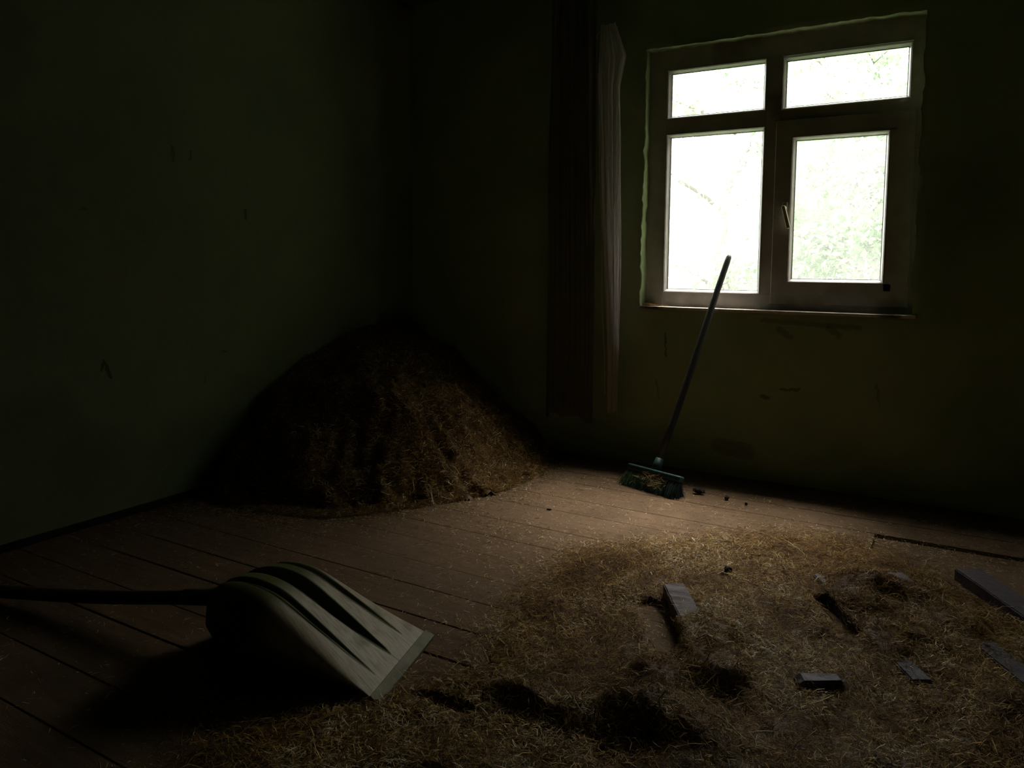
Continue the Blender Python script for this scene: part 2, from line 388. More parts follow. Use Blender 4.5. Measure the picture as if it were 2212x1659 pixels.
# ------------------------------------------------------------------ window
win = tag(empty('window_1', (-.91, D+.1, OZ0)), kind='structure')
FY = D+.085          # room-side face of the fixed frame
GY = D+.125          # glass
def ring(bm, x0, x1, z0, z1, y0, prof):
    """frame swept round a rectangle; prof = [(inset, depth)], open profile, mitred"""
    rows = []
    for ins, dy in prof:
        rows.append([bm.verts.new((a_, y0+dy, b_)) for a_, b_ in ((x0+ins, z0+ins), (x1-ins, z0+ins), (x1-ins, z1-ins), (x0+ins, z1-ins))])
    for ra, rb in zip(rows[:-1], rows[1:]):
        for k in range(4): bm.faces.new((ra[k], ra[(k+1) % 4], rb[(k+1) % 4], rb[k]))
def light_unit(x0, x1, z0, z1, parent, fy=FY):
    """glazing bead, seal and pane of one light; x0..z1 is the visible glass"""
    bm = bmesh.new(); e = .022
    ring(bm, x0-e, x1+e, z0-e, z1+e, fy, [(-.001, .02), (-.001, .0), (.004, -.004), (.010, .002), (.012, .012), (.019, .028), (.020, .05)])
    bm_obj('glazing_bead', bm, M_bead, parent)
    bm = bmesh.new(); ring(bm, x0-.003, x1+.003, z0-.003, z1+.003, fy+.03, [(-.002, 0), (.003, .0), (.003, .01)])
    bm_obj('seal', bm, M_seal, parent)
    bm = bmesh.new(); add_box(bm, (x0-.012, fy+.040, z0-.012), (x1+.012, fy+.045, z1+.012)); bm_obj('pane', bm, M_glass, parent)
# fixed frame with transom and mullion (openings a touch larger than the glass)
e = .021
L1 = (-1.530, -.977, 1.119, 2.057); L2 = (-1.532, -.978, 2.190, 2.446); L3 = (-.849, -.231, 2.184, 2.440); S1 = (-.780, -.318, 1.194, 1.982)
def bar(name, lo, hi, parent, m_=M_frame, bv=.004):
    bm = bmesh.new(); add_box(bm, lo, hi, bv); return bm_obj(name, bm, m_, parent, False)
fd = .07
bm = bmesh.new()
x0, x1, z0, z1 = OX0-.004, OX1+.02, OZ0-.002, OZ1+.02
add_box(bm, (x0, FY, z0), (L1[0]-e, FY+fd, z1), .004)
add_box(bm, (L3[1]+e, FY, z0), (x1, FY+fd, z1), .004)
add_box(bm, (L1[0]-e-.004, FY+.0005, z0), (L3[1]+e+.004, FY+fd, L1[2]-e), .003)
add_box(bm, (L1[0]-e-.004, FY+.0005, L2[3]+e), (L3[1]+e+.004, FY+fd, z1), .003)
bm_obj('frame', bm, M_frame, win)
bar('transom', (L1[0]-e-.004, FY+.001, L1[3]+e), (L3[1]+e+.004, FY+fd, L2[2]-e), win)
bar('mullion', (L1[1]+e, FY-.001, L1[2]-e-.004), (L3[0]-e, FY+fd, L2[3]+e+.004), win)
for L in (L1, L2, L3): light_unit(*L, win)
# opening sash, standing proud of the frame
sx0, sx1, sz0, sz1 = -.892, -.176, 1.046, 2.100; SY = FY-.016
bm = bmesh.new()
ring(bm, sx0, sx1, sz0, sz1, SY, [(0, .03), (0, .004), (.004, 0), (S1[0]-e-sx0-.004, 0)])
ring(bm, S1[0]-e, S1[1]+e, S1[2]-e, S1[3]+e, SY, [(-.004, 0), (0, .004), (0, .06)])
# fill the unequal rails between the two rings
for lo, hi in (((sx0+.004, sz0+.004), (sx1-.004, S1[2]-e)), ((sx0+.004, S1[3]+e), (sx1-.004, sz1-.004)), ((S1[1]+e, sz0+.004), (sx1-.004, sz1-.004)), ((sx0+.004, sz0+.004), (S1[0]-e, sz1-.004))):
    add_box(bm, (lo[0], SY+.0006, lo[1]), (hi[0], SY+.05, hi[1]))
sash = bm_obj('sash', bm, M_frame, win)
def sub(fn, *a_):
    before = set(bpy.data.objects); fn(*a_)
    for o in set(bpy.data.objects)-before:
        o.parent = sash; o.matrix_parent_inverse = Matrix.Identity(4)
light_unit(*S1, None, SY) if False else sub(lambda: light_unit(*S1, win, SY))
# hinges at the right of the sash
for hz in (1.20, 1.93):
    bm = bmesh.new(); tube(bm, [(sx1+.006, SY-.004, hz-.035), (sx1+.006, SY-.004, hz+.035)], .006, 10); sub(lambda: bm_obj('hinge', bm, M_handlew, win))
# handle: rosette and lever hanging a little to the right
def window_handle():
    hx, hz = -.826, 1.598
    bm = bmesh.new()
    add_box(bm, (hx-.015, SY-.012, hz-.036), (hx+.015, SY+.001, hz+.036), .006, seg=3)
    tube(bm, [(hx, SY-.008, hz), (hx, SY-.034, hz), (hx, SY-.045, hz)], [.0125, .0125, .011], 16)
    d = Vector((.26, .0, -.965)).normalized(); s = Vector((.965, 0, .26)); n_ = Vector((0, 1, 0))
    c = Vector((hx, SY-.044, hz)) - d*.004
    M = Matrix((( s[0], n_[0], d[0], c[0]), (s[1], n_[1], d[1], c[1]), (s[2], n_[2], d[2], c[2]), (0, 0, 0, 1)))
    add_box(bm, (-.0115, -.008, -.010), (.0115, .008, .125), .0068, M, 4)
    bm_obj('handle', bm, M_handlew, win, True)
sub(window_handle)
# sill board
bm = bmesh.new(); add_box(bm, (OX0-.012, D-.012, OZ0-.016), (OX1+.02, FY+.02, OZ0+.001), .003)
bm_obj('windowsill', bm, M_sill, win)

# ------------------------------------------------------------------ straw
def straws(n_pts, pos, nrm, lmin, lmax, wmin, wmax, tilt=.25, tint=(0.15, .95), lift=.0, seed=1, lpow=2.0, sides=3):
    """bent three-sided stems, all in one array. pos (n,3) centre, nrm (n,3)."""
    g = np.random.default_rng(seed); n = len(pos)
    L = lmin + (lmax-lmin)*g.random(n)**lpow; wd = wmin + (wmax-wmin)*g.random(n)**1.6
    a = g.random(n)*2*np.pi
    up = nrm/np.linalg.norm(nrm, axis=1, keepdims=True)
    ref = np.stack([np.cos(a), np.sin(a), np.zeros(n)], 1)
    t = ref - up*(ref*up).sum(1, keepdims=True); t /= np.linalg.norm(t, axis=1, keepdims=True)+1e-9
    tl = g.normal(0, tilt, n)[:, None]
    d = t*np.cos(tl) + up*np.sin(tl); s = np.cross(d, up); s /= np.linalg.norm(s, axis=1, keepdims=True)+1e-9
    u = np.cross(s, d)
    bend = (g.normal(0, .10, n)*L)[:, None]; bend2 = (g.normal(0, .06, n)*L)[:, None]
    lf = (lift + np.abs(np.sin(tl[:, 0]))*L*.45)[:, None]*up
    c = pos + lf
    A = c - d*L[:, None]/2; B = c + s*bend + u*np.abs(bend2); Cc = c + d*L[:, None]/2
    V = np.zeros((n, 3, sides, 3))
    for k in range(sides):
        an = 2*np.pi*k/sides + np.pi/6
        o = (s*np.cos(an)*wd[:, None]/2 + u*np.sin(an)*wd[:, None]*.28)
        V[:, 0, k] = A + o*.75; V[:, 1, k] = B + o; V[:, 2, k] = Cc + o*.6
    base = (np.arange(n)*3*sides)[:, None]
    fs = []
    for j in range(2):
        for k in range(sides):
            k2 = (k+1) % sides
            fs.append([j*sides+k, j*sides+k2, (j+1)*sides+k2, (j+1)*sides+k])
    F = (base[:, :, None] + np.array(fs)[None]).reshape(-1, 4)
    tt = tint[0] + (tint[1]-tint[0])*np.clip(g.beta(1.25, 1.4, n), 0, 1); tt = np.where(g.random(n) < .045, 1.0, tt)
    T = np.repeat(tt, 3*sides)
    return V.reshape(-1, 3), F, T
def merge(parts):
    V = []; F = []; T = []; b = 0
    for v, f, t in parts:
        V.append(v); F.append(f+b); T.append(t); b += len(v)
    return np.vstack(V), np.vstack(F), np.concatenate(T)

# litter bed: where it lies and how high
BED = np.array([(-.62, 3.50), (-.83, 3.36), (-1.10, 3.02), (-1.27, 2.80), (-1.22, 2.41), (-1.16, 2.13), (-1.19, 1.79), (-1.30, 1.58), (-1.42, 1.38), (-1.50, 1.2), (-1.52, .9), (-1.4, .5), (1.6, .5), (1.6, 2.6), (.6, 3.02), (.1, 3.22), (-.12, 3.42), (-.35, 3.62)])
def poly_sd(x, y, P):
    d = np.full(x.shape, 1e9); ins = np.zeros(x.shape, bool)
    n = len(P)
    for i in range(n):
        a, b = P[i], P[(i+1) % n]; e0, e1 = b-a
        t = np.clip(((x-a[0])*e0+(y-a[1])*e1)/(e0*e0+e1*e1), 0, 1)
        d = np.minimum(d, np.hypot(x-a[0]-t*e0, y-a[1]-t*e1))
        c = (a[1] > y) != (b[1] > y)
        xi = (b[0]-a[0])*(y-a[1])/(b[1]-a[1]+1e-12)+a[0]
        ins ^= c & (x < xi)
    return np.where(ins, d, -d)
def capsule(x, y, a, b, r):
    e0, e1 = b[0]-a[0], b[1]-a[1]
    t = np.clip(((x-a[0])*e0+(y-a[1])*e1)/(e0*e0+e1*e1), 0, 1)
    return np.hypot(x-a[0]-t*e0, y-a[1]-t*e1)/r
BARE = [((-.345, 2.90), (-.215, 2.66), .028), ((-.885, 2.56), (-.735, 2.30), .05), ((-1.27, 1.668), (-1.10, 1.668), .026), ((.10, 3.42), (.45, 2.90), .05)]
def cover(x, y):
    s = poly_sd(x, y, BED) + .10*fbm(x, y, 3.2, 21) + .05*fbm(x, y, 11, 22)
    c = sst(-.34, .16, s)
    for a, b, r in BARE: c = c*sst(.6, 1.25, capsule(x, y, a, b, r))
    return c
# mounds: centre, amplitude, half width across, near slope, far slope
MOUNDS = [(-.62, 1.84, .085, .17, .055, .17), (-.98, 1.78, .045, .22, .035, .10), (-.50, 1.62, .05, .10, .05, .2), (-.16, 3.06, .055, .16, .05, .10),
          (-.02, 2.72, .03, .08, .04, .08), (-.45, 2.15, .014, .12, .05, .08), (.10, 1.95, .04, .2, .05, .14), (-.72, 2.10, .025, .08, .03, .07),
          (-.30, 2.62, .022, .07, .03, .07), (-.95, 1.42, .04, .15, .05, .1), (.28, 2.45, .03, .12, .05, .1), (-.2, 1.75, .05, .14, .05, .12), (-.52, 2.42, .02, .06, .03, .05)]
RIDGES = [((-.665, 2.40), (-.54, 2.20), .10, .052), ((-.74, 2.66), (-.58, 2.42), .05, .018), ((-.23, 2.90), (-.12, 2.72), .05, .018), ((-.14, 2.68), (-.09, 2.60), .06, .026),
          ((-.27, 2.98), (-.20, 2.88), .08, .035), ((.0, 3.05), (.10, 2.92), .08, .03)]
def bed_h(x, y):
    c = cover(x, y)
    h = .016 + .010*fbm(x, y, 6, 31) + .008*fbm(x, y, 15, 32)
    for mx_, my, A, wx, wn, wf in MOUNDS:
        dy = y-my; h = h + A*np.exp(-((x-mx_)/wx)**2)*np.exp(-(dy/np.where(dy < 0, wn, wf))**2)*(1+.35*fbm(x, y, 14, 33))
    h = h + .024*sst(-.55, -.15, x)*sst(3.45, 3.1, y)
    for a, b, r, A in RIDGES: h = h + A*np.exp(-capsule(x, y, a, b, r)**4)*(1+.25*fbm(x, y, 20, 35))
    return np.maximum(h, .004)*c**1.3 - .004*(1-c)
def normal_of(hf, x, y, e=.006):
    hx = (hf(x+e, y)-hf(x-e, y))/(2*e); hy = (hf(x, y+e)-hf(x, y-e))/(2*e)
    return np.stack([-hx, -hy, np.ones_like(x)], 1)
VIS = np.array([(-1.75, .75), (.55, 1.45), (.85, 3.0), (.8, 4.3), (-3.45, 4.45), (-3.45, .9)])
gx, gy = np.meshgrid(np.arange(-2.0, 1.6, .014), np.arange(.5, 3.8, .014), indexing='ij')
gh = bed_h(gx.ravel(), gy.ravel()).reshape(gx.shape) + .003*vnoise(gx, gy, 60, 41)
gc = cover(gx.ravel(), gy.ravel()).reshape(gx.shape)
P = np.stack([gx, gy, gh-.002], -1)
n, m_ = gx.shape; idx = np.arange(n*m_).reshape(n, m_)
F = np.stack([idx[:-1, :-1], idx[1:, :-1], idx[1:, 1:], idx[:-1, 1:]], -1).reshape(-1, 4)
keep = (gc[:-1, :-1] > .55).ravel(); F = F[keep]
used = np.unique(F); remap = np.zeros(n*m_, int); remap[used] = np.arange(len(used))
bedV = P.reshape(-1, 3)[used]; bedF = remap[F]; bedT = .16+.12*vnoise(bedV[:, 0], bedV[:, 1], 50, 42)
def sample(nc, x0, x1, y0, y1, dens, seed):
    g = np.random.default_rng(seed); x = g.uniform(x0, x1, nc); y = g.uniform(y0, y1, nc)
    k = g.random(nc) < dens(x, y); return x[k], y[k]
VISP = np.array([(-1.72, .95), (-1.95, .8), (.45, 1.55), (.75, 3.0), (.75, 4.4), (-.9, 4.4), (-2.1, 3.0)])
x, y = sample(330000, -2.0, .8, .8, 3.8, lambda x, y: cover(x, y)**1.5*(poly_sd(x, y, np.array([(-2.05, .75), (.5, 1.5), (.8, 3.0), (.8, 3.9), (-2.05, 3.9)])) > 0), 51)
z = bed_h(x, y); g = np.random.default_rng(5)
pos = np.stack([x, y, z + g.random(len(x))*.007], 1)
s1 = straws(len(x), pos, normal_of(bed_h, x, y), .008, .042, .0011, .0036, .26, (.1, 1.0), .001, 52, 1.7)
s1 = (s1[0], s1[1], s1[2]*np.repeat(np.clip(.92+.42*fbm(x, y, 2.6, 55)+.25*vnoise(x, y, 13, 56), .45, 1.15), 9))
x, y = sample(2600, -2.0, .8, .8, 3.8, lambda x, y: cover(x, y)*(poly_sd(x, y, np.array([(-2.05, .75), (.5, 1.5), (.8, 3.0), (.8, 3.9), (-2.05, 3.9)])) > 0), 53)
pos = np.stack([x, y, bed_h(x, y)+.008], 1)
s2 = straws(len(x), pos, normal_of(bed_h, x, y), .03, .085, .0014, .0032, .35, (.5, 1.0), .002, 54, 1.6)
V, F, T = merge([(bedV, bedF, bedT), s1, s2])
print('litter faces', len(F))
tag(link('straw_litter', np_mesh('straw_litter', V, F, T), M_straw), 'thick loose layer of golden brown straw covering the boards at front and right', 'straw', kind='stuff')

# scattered straw on the bare boards
HC = (-W, D)
def heap_t(x, y):
    dx = x-HC[0]; dy = HC[1]-y; r = np.hypot(dx, dy); th = np.arctan2(dx, dy)    # 0 = along left wall, pi/2 = along window wall
    R = np.interp(th, np.radians([0, 10, 25, 38, 56, 70, 90]), [1.92, 1.96, 2.0, 1.84, 1.66, 1.46, 1.2])
    ex = np.interp(th, np.radians([0, 25, 45, 70, 90]), [2.8, 2.1, 1.7, 1.2, 1.05])
    return r/R, ex, th
def heap_h(x, y):
    t, ex, th = heap_t(x, y)
    t = t*(1+.07*fbm(x, y, 3, 61)+.02*vnoise(x, y, 16, 66))
    h = .86*(1-np.clip(t, 0, 1)**ex)
    h = h - .03*np.exp(-((t-.1)/.2)**2)
    lump = np.clip(1-t, 0, .25)/.25
    h = h + lump*sst(-W, -W+.25, x)*(.06*fbm(x, y, 3.4, 62)+.035*fbm(x, y, 8, 63)+.012*fbm(x, y, 22, 64))
    # slumped apron at the foot, with a ragged step
    d = np.hypot((x+2.52)/.46, (y-3.35)/.52); h = h + .13*np.exp(-d**4)*(1+.4*fbm(x, y, 6, 65))*lump
    return h
def sc_d(x, y):
    d = .10 + .07*fbm(x, y, 4, 71)
    d = d + .85*np.exp(-(np.maximum(0, heap_t(x, y)[0]-1)/.055)**2) + .35*np.exp(-(np.maximum(0, heap_t(x, y)[0]-1)/.16)**2)*(.6+.8*vnoise(x, y, 9, 75))
    d = d + .40*np.exp(-(((x+1.80)/.28)**2+((y-3.02)/.15)**2)) + .30*np.exp(-(((x+1.45)/.35)**2+((y-2.72)/.15)**2)) + .14*np.exp(-(((x+1.75)/.3)**2+((y-3.55)/.25)**2))
    d = d + .35*sst(-.42, -.05, poly_sd(x, y, BED))*(.5+.6*np.clip(vnoise(x, y, 7, 72), -.4, 1))
    d = d + .5*np.exp(-(((x-.02)/.35)**2+((y-3.76)/.09)**2)) + .12*np.exp(-(((x+.35)/.3)**2+((y-3.7)/.12)**2)) + .10*np.exp(-(((x+1.05)/.15)**2+((y-3.8)/.1)**2))
    d = d + .14*np.exp(-(((x-.3)/.35)**2+((y-3.62)/.09)**2))
    d = d*np.where((x < -1.7) & (y < 2.0), .55, 1)*np.where(heap_t(x, y)[0] < .97, 0, 1)*np.where(y > 4.25, .3, 1)
    return np.clip(d, .01, 1)*(1-.9*(cover(x, y) > .8))
x, y = sample(230000, -3.44, .85, .8, 4.42, lambda x, y: sc_d(x, y)*.95, 73)
g = np.random.default_rng(6)
k = sst(1.5, 3, y)
pos = np.stack([x, y, .0012+g.random(len(x))*.0015], 1)
s1 = straws(len(x), pos, np.tile([0, 0, 1.], (len(x), 1)), .005, .030, .0013, .0034, .09, (.0, 1.15), .0006, 74, 2.0)
V, F, T = s1
print('scatter faces', len(F))
tag(link('scattered_straw', np_mesh('scattered_straw', V, F, T), M_straw), 'thin scatter of single straws and chaff on the bare floorboards', 'straw', kind='stuff')

# straw heap in the corner
gx, gy = np.meshgrid(np.arange(-W+.015, -1.7, .014), np.arange(2.35, D-.012, .014), indexing='ij')
gt = heap_t(gx, gy)[0]; gh = heap_h(gx.ravel(), gy.ravel()).reshape(gx.shape)
P = np.stack([gx, gy, gh], -1); n, m_ = gx.shape; idx = np.arange(n*m_).reshape(n, m_)
F = np.stack([idx[:-1, :-1], idx[1:, :-1], idx[1:, 1:], idx[:-1, 1:]], -1).reshape(-1, 4)
keep = (gh[:-1, :-1] > .003).ravel() & (gt[:-1, :-1] < 1.03).ravel(); F = F[keep]
used = np.unique(F); remap = np.zeros(n*m_, int); remap[used] = np.arange(len(used))
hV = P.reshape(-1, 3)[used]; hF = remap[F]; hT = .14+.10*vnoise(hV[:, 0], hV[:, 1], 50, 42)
x, y = sample(210000, -W+.03, -1.75, 2.4, D-.03, lambda x, y: (heap_t(x, y)[0] < 1.02)*1.0, 81)
pos = np.stack([x, y, np.maximum(heap_h(x, y), .001)+RNG.random(len(x))*.008], 1)
nn = normal_of(heap_h, x, y)
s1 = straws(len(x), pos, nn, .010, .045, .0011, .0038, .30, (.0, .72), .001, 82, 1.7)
kk = RNG.random(len(x)) < .012
s2 = straws(int(kk.sum()), pos[kk], nn[kk], .04, .09, .0014, .003, .4, (.4, 1.0), .004, 83, 1.5)
V, F, T = merge([(hV, hF, hT), s1, s2])
V[:, 0] = np.maximum(V[:, 0], -W+.013); V[:, 1] = np.minimum(V[:, 1], D-.014)
print('heap faces', len(F))
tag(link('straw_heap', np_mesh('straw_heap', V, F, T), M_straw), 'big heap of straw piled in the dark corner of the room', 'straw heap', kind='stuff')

# straw on the sill, in the left corner
g = np.random.default_rng(9); n = 420
x = np.concatenate([OX0+.01+np.abs(g.normal(0, .055, 300)), g.uniform(OX0+.02, OX1-.1, 120)])
y = np.concatenate([g.uniform(D-.008, D+.075, 300), g.uniform(D-.008, D+.05, 120)])
z = OZ0+.003+np.concatenate([g.random(300)*.022*np.exp(-(x[:300]-OX0)/.09), g.random(120)*.003])
V, F, T = straws(n, np.stack([x, y, z], 1), np.tile([0, 0, 1.], (n, 1)), .008, .035, .0008, .002, .25, (.2, .95), .001, 91, 1.5)
V[:, 0] = np.maximum(V[:, 0], OX0+.008); V[:, 1] = np.minimum(V[:, 1], FY-.002)
tag(link('sill_straw', np_mesh('sill_straw', V, F, T), M_straw), 'small wisps of straw lying on the windowsill, thickest in its left corner', 'straw', kind='stuff')

# ------------------------------------------------------------------ shovel
def build_shovel():
    A = Vector((-1.337, 1.578, 0)); B = Vector((-1.435, 1.968, 0)); mid = (A+B)/2
    Ld = Vector((-.970, -.244, 0)); Wd = (B-A).normalized()
    root = empty('grain_shovel', tuple(mid))
    tag(root, 'wide olive plastic scoop shovel with three grooves lying face down on the boards', 'shovel')
    S = np.linspace(0, .675, 190); ph = np.sin(np.linspace(-np.pi/2, np.pi/2, 301))
    zc = np.interp(S, [0, .13, .25, .33, .38, .43, .48, .53, .58, .62, .65, .675], [.006, .082, .158, .208, .236, .253, .260, .257, .240, .212, .178, .150])
    ker = np.hanning(21); ker /= ker.sum(); pad = np.concatenate([zc[0]-(zc[1:11][::-1]-zc[0]), zc, np.repeat(zc[-1], 10)+np.arange(1, 11)*(zc[-1]-zc[-2])]); zc = np.convolve(pad, ker, 'valid')
    wd = .203*np.sqrt(np.clip(1-(np.clip((S-.36)/.318, 0, 1))**2.9, 0.012, 1))
    dr = .20*sst(.0, .46, S); dr = np.where(S > .48, np.interp(S, [.48, .56, .62, .675], [.197, .165, .11, .045]), dr)
    nexp = 5.4
    SS, PH = np.meshgrid(S, ph, indexing='ij')
    an = np.abs(PH)**(nexp/2)*np.pi/2; sg = np.sign(PH)
    ee = 2/nexp
    sn = np.sin(an)**ee; cs = np.cos(np.minimum(an, np.pi/2-1e-6))**ee
    # spread samples evenly over the flat
    wide = wd[:, None]*(1+.10*(1-cs)*sst(0, .3, SS))
    yy = sg*wide*sn
    zz = zc[:, None] - dr[:, None]*(1-cs) - .06*(yy/.2)*np.clip(SS/.35, 0, 1)*.5
    q = yy/np.maximum(wd[:, None], 1e-4)*.203
    def groove(c, hw0, s0, dep, ridge):
        hw = hw0*np.clip((SS-s0)/.30, 0, 1)**.65+1e-5
        u = (q-c)/hw
        gprof = np.where(np.abs(u) < 1, (np.cos(np.clip(u, -1, 1)*np.pi)+1)/2, 0)
        if ridge: gprof = gprof - .45*np.exp(-(u/.22)**2)*(np.abs(u) < 1)
        fl = np.where(np.abs(u) < 1, np.minimum(1, 2.2*gprof), 0) if not ridge else gprof
        dd = dep*np.clip((SS-s0)/.22, 0, 1)
        return fl*dd, 1-sst(.85, 1.15, np.abs(u))
    flat_blend = sst(.0, .02, SS)*(1-sst(.30, .43, SS))*sst(.16, .45, cs)
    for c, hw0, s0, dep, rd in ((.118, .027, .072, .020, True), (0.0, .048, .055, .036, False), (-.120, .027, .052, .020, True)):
        gz, mk = groove(c, hw0, s0, dep, rd); zz = zz-gz*sst(.2, .7, cs); flat_blend = flat_blend*(1-mk)
    zz = np.maximum(zz, .004)
    P = np.zeros(SS.shape+(3,))
    for i in range(3): P[..., i] = mid[i] + Ld[i]*SS + Wd[i]*yy
    P[..., 2] = zz
    me = grid_mesh('blade', P, tint=flat_blend.ravel())
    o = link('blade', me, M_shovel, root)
    md = o.modifiers.new('thick', 'SOLIDIFY'); md.thickness = .0045; md.offset = -1
    bpy.context.view_layer.update()
    # choose the side so that the shell grows inwards (down)
    nz = sum(p.normal.z for p in me.polygons)
    if nz < 0: me.flip_normals()
    # edge strip along the tip
    bm = bmesh.new()
    prof = [(-.004, .0), (-.004, .010), (.004, .0145), (.012, .0185), (.0135, .0165), (.018, .0195), (.027, .0245), (.030, .0225), (.030, .0150)]
    rows = []
    for k in np.linspace(-1, 1, 15):
        row = []
        for s_, z_ in prof:
            p = mid + Ld*s_ + Wd*(.2045*k); row.append(bm.verts.new((p.x, p.y, z_ + .002 - .0 )))
        rows.append(row)
    for ra, rb in zip(rows[:-1], rows[1:]):
        for j in range(len(prof)-1): bm.faces.new((ra[j], rb[j], rb[j+1], ra[j+1]))
        bm.faces.new((ra[-1], rb[-1], rb[0], ra[0]))
    bm.faces.new(rows[0]); bm.faces.new(rows[-1][::-1])
    bm_obj('edge_strip', bm, M_strip, root)
    # socket and shaft
    def pt(s_, z_, k=0): p = mid + Ld*s_ + Wd*k; return Vector((p.x, p.y, z_))
    p0, p1, p2 = pt(.60, .178), pt(.69, .142), pt(.82, .124)
    bm = bmesh.new(); tube(bm, [p0, pt(.64, .160), p1, pt(.75, .132), p2], [.040, .036, .030, .0275, .0265], 20)
    bm_obj('socket', bm, M_shovel, root, True)
    e_ = Vector((-2.98, 1.375, .035))
    pts = [p1.lerp(e_, k/10) for k in range(11)]
    e2 = p1 + (e_-p1)*1.0
    sagp = [p + Vector((0, 0, -.012*math.sin(math.pi*i/10))) for i, p in enumerate(pts)]
    ext = sagp[-1] + (sagp[-1]-sagp[-2])*.6; ext.z = .028
    bm = bmesh.new(); tube(bm, sagp+[ext], [.0235]*10+[.024, .0235], 20)
    bm_obj('shaft', bm, M_shw, root, True)
build_shovel()

# ------------------------------------------------------------------ broom
def build_broom():
    a = Vector((-1.545, 4.06, .085)); b = Vector((-1.205, 3.945, .085)); c = (a+b)/2
    root = empty('broom', (c.x, c.y, 0)); tag(root, 'teal headed broom with long grey stick leaning against the windowsill', 'broom')
    ex = (b-a).normalized(); top = Vector((-1.128, 4.56, 1.333)); base = c + Vector((.0, .02, .02))
    hd = (top-base).normalized()
    ez = (Vector((0, .35, 1)) - ex*ex.dot(Vector((0, .35, 1)))).normalized(); ey = ez.cross(ex)
    M = Matrix(((ex[0], ey[0], ez[0], c[0]), (ex[1], ey[1], ez[1], c[1]), (ex[2], ey[2], ez[2], c[2]), (0, 0, 0, 1)))
    bm = bmesh.new(); add_box(bm, (-.185, -.026, -.010), (.185, .026, .026), .010, M, 3)
    bm_obj('head', bm, M_teal, root, True)
    bm = bmesh.new(); tube(bm, [base-hd*.015, base+hd*.03, base+hd*.07], [.027, .026, .022], 16); bm_obj('collar', bm, M_teal, root, True)
    bm = bmesh.new(); Ls = (top-base).length
    ks = [0, .2, .4, .6, .8, .96, .985, .995, 1.0]
    tube(bm, [base.lerp(top, k) + Vector((.004*math.sin(k*5), 0, 0)) for k in ks], [.020, .020, .0195, .019, .0185, .018, .0165, .012, .004], 18)
    bm_obj('stick', bm, M_wood, root, True)
    # bristles: splayed forwards and down
    g = np.random.default_rng(12); n = 5200
    u = g.uniform(-.18, .18, n); v = g.uniform(-.022, .022, n); Vv = []; Ff = []; T = []
    ex_, ey_, ez_ = (np.array(q) for q in (ex, ey, ez)); cc = np.array(c)
    P0 = cc + u[:, None]*ex_ + v[:, None]*ey_ - .006*ez_
    d = -ez_[None]*1.0 + ex_[None]*(u[:, None]*.55 + g.normal(0, .12, n)[:, None]) + ey_[None]*(v[:, None]*9 + g.normal(0, .16, n)[:, None])
    d /= np.linalg.norm(d, axis=1, keepdims=True)
    L = .10+.015*g.random(n); L = np.minimum(L, (P0[:, 2]-.002)/np.maximum(-d[:, 2], .2)*1.0)
    P2 = P0 + d*L[:, None]
    P2 += ex_*(g.normal(0, .010, n)[:, None]); P2[:, 2] = np.maximum(P2[:, 2], .002)
    P1 = (P0+P2)/2 + g.normal(0, .004, (n, 3)) - ey_*.006
    P1[:, 2] = np.maximum(P1[:, 2], .003)
    s = np.cross(P2-P0, [0, 0, 1.0]); s /= np.linalg.norm(s, axis=1, keepdims=True)+1e-9; q = np.cross(s, P2-P0); q /= np.linalg.norm(q, axis=1, keepdims=True)+1e-9
    V = np.zeros((n, 3, 3, 3))
    for k in range(3):
        an = 2*np.pi*k/3; o = (s*np.cos(an)+q*np.sin(an))*.0009
        V[:, 0, k] = P0+o; V[:, 1, k] = P1+o; V[:, 2, k] = P2+o*.8
    base_ = (np.arange(n)*9)[:, None, None]
    fs = np.array([[j*3+k, j*3+(k+1) % 3, (j+1)*3+(k+1) % 3, (j+1)*3+k] for j in range(2) for k in range(3)])
    F = (base_+fs[None]).reshape(-1, 4)
    tt = np.clip(.75 - (u+.18)/.36*.75 + g.normal(0, .18, n), 0, 1)
    me = np_mesh('bristles', V.reshape(-1, 3), F, np.repeat(tt, 9)); tag(link('bristles', me, M_bristle, root), 'matted green and grey bristles', kind='stuff')
    # straw caught in the bristles
    m = 90; uu = g.normal(.02, .05, m); f = g.random(m)
    pos = cc + uu[:, None]*ex_ - f[:, None]*.075*ez_ - ey_*(.030+.03*f[:, None])*1.0
    pos[:, 2] = np.maximum(pos[:, 2], .01)
    V, F, T = straws(m, pos, np.tile(-ey_, (m, 1)), .015, .06, .0008, .0022, .25, (.3, .9), .002, 14, 1.3)
    V[:, 2] = np.maximum(V[:, 2], .002)
    tag(link('caught_straw', np_mesh('caught_straw', V, F, T), M_straw), 'stray straws caught in the bristles of the teal broom', 'straw', kind='stuff')
build_broom()

# ------------------------------------------------------------------ curtains
def cloth(name, xl, xr, z0, z1, amp, nf, seed, M, y=D-.06, parent=None, n=140, m_=120, topf=None):
    u = np.linspace(0, 1, n); v = np.linspace(0, 1, m_); U, V = np.meshgrid(u, v, indexing='ij')
    Z = z0 + (z1-z0)*V + (.03*vnoise(U, V*0, 9, seed))*(1-V)**3
    XL = np.interp(V, *xl); XRr = np.interp(V, *xr)
    X = XL + (XRr-XL)*(U + .02*np.sin(U*19+seed)) + .006*fbm(U, V, 3, seed)
    ph = U*nf*2*np.pi + 1.2*vnoise(U, V, 2, seed+3) + .8*V
    Y = y + amp*np.sin(ph)*(.6+.4*np.sin(V*5+seed)) + .4*amp*np.sin(ph*2.3+2+V*3)
    me = grid_mesh(name, np.stack([X, Y, Z], -1)); return link(name, me, M, parent)
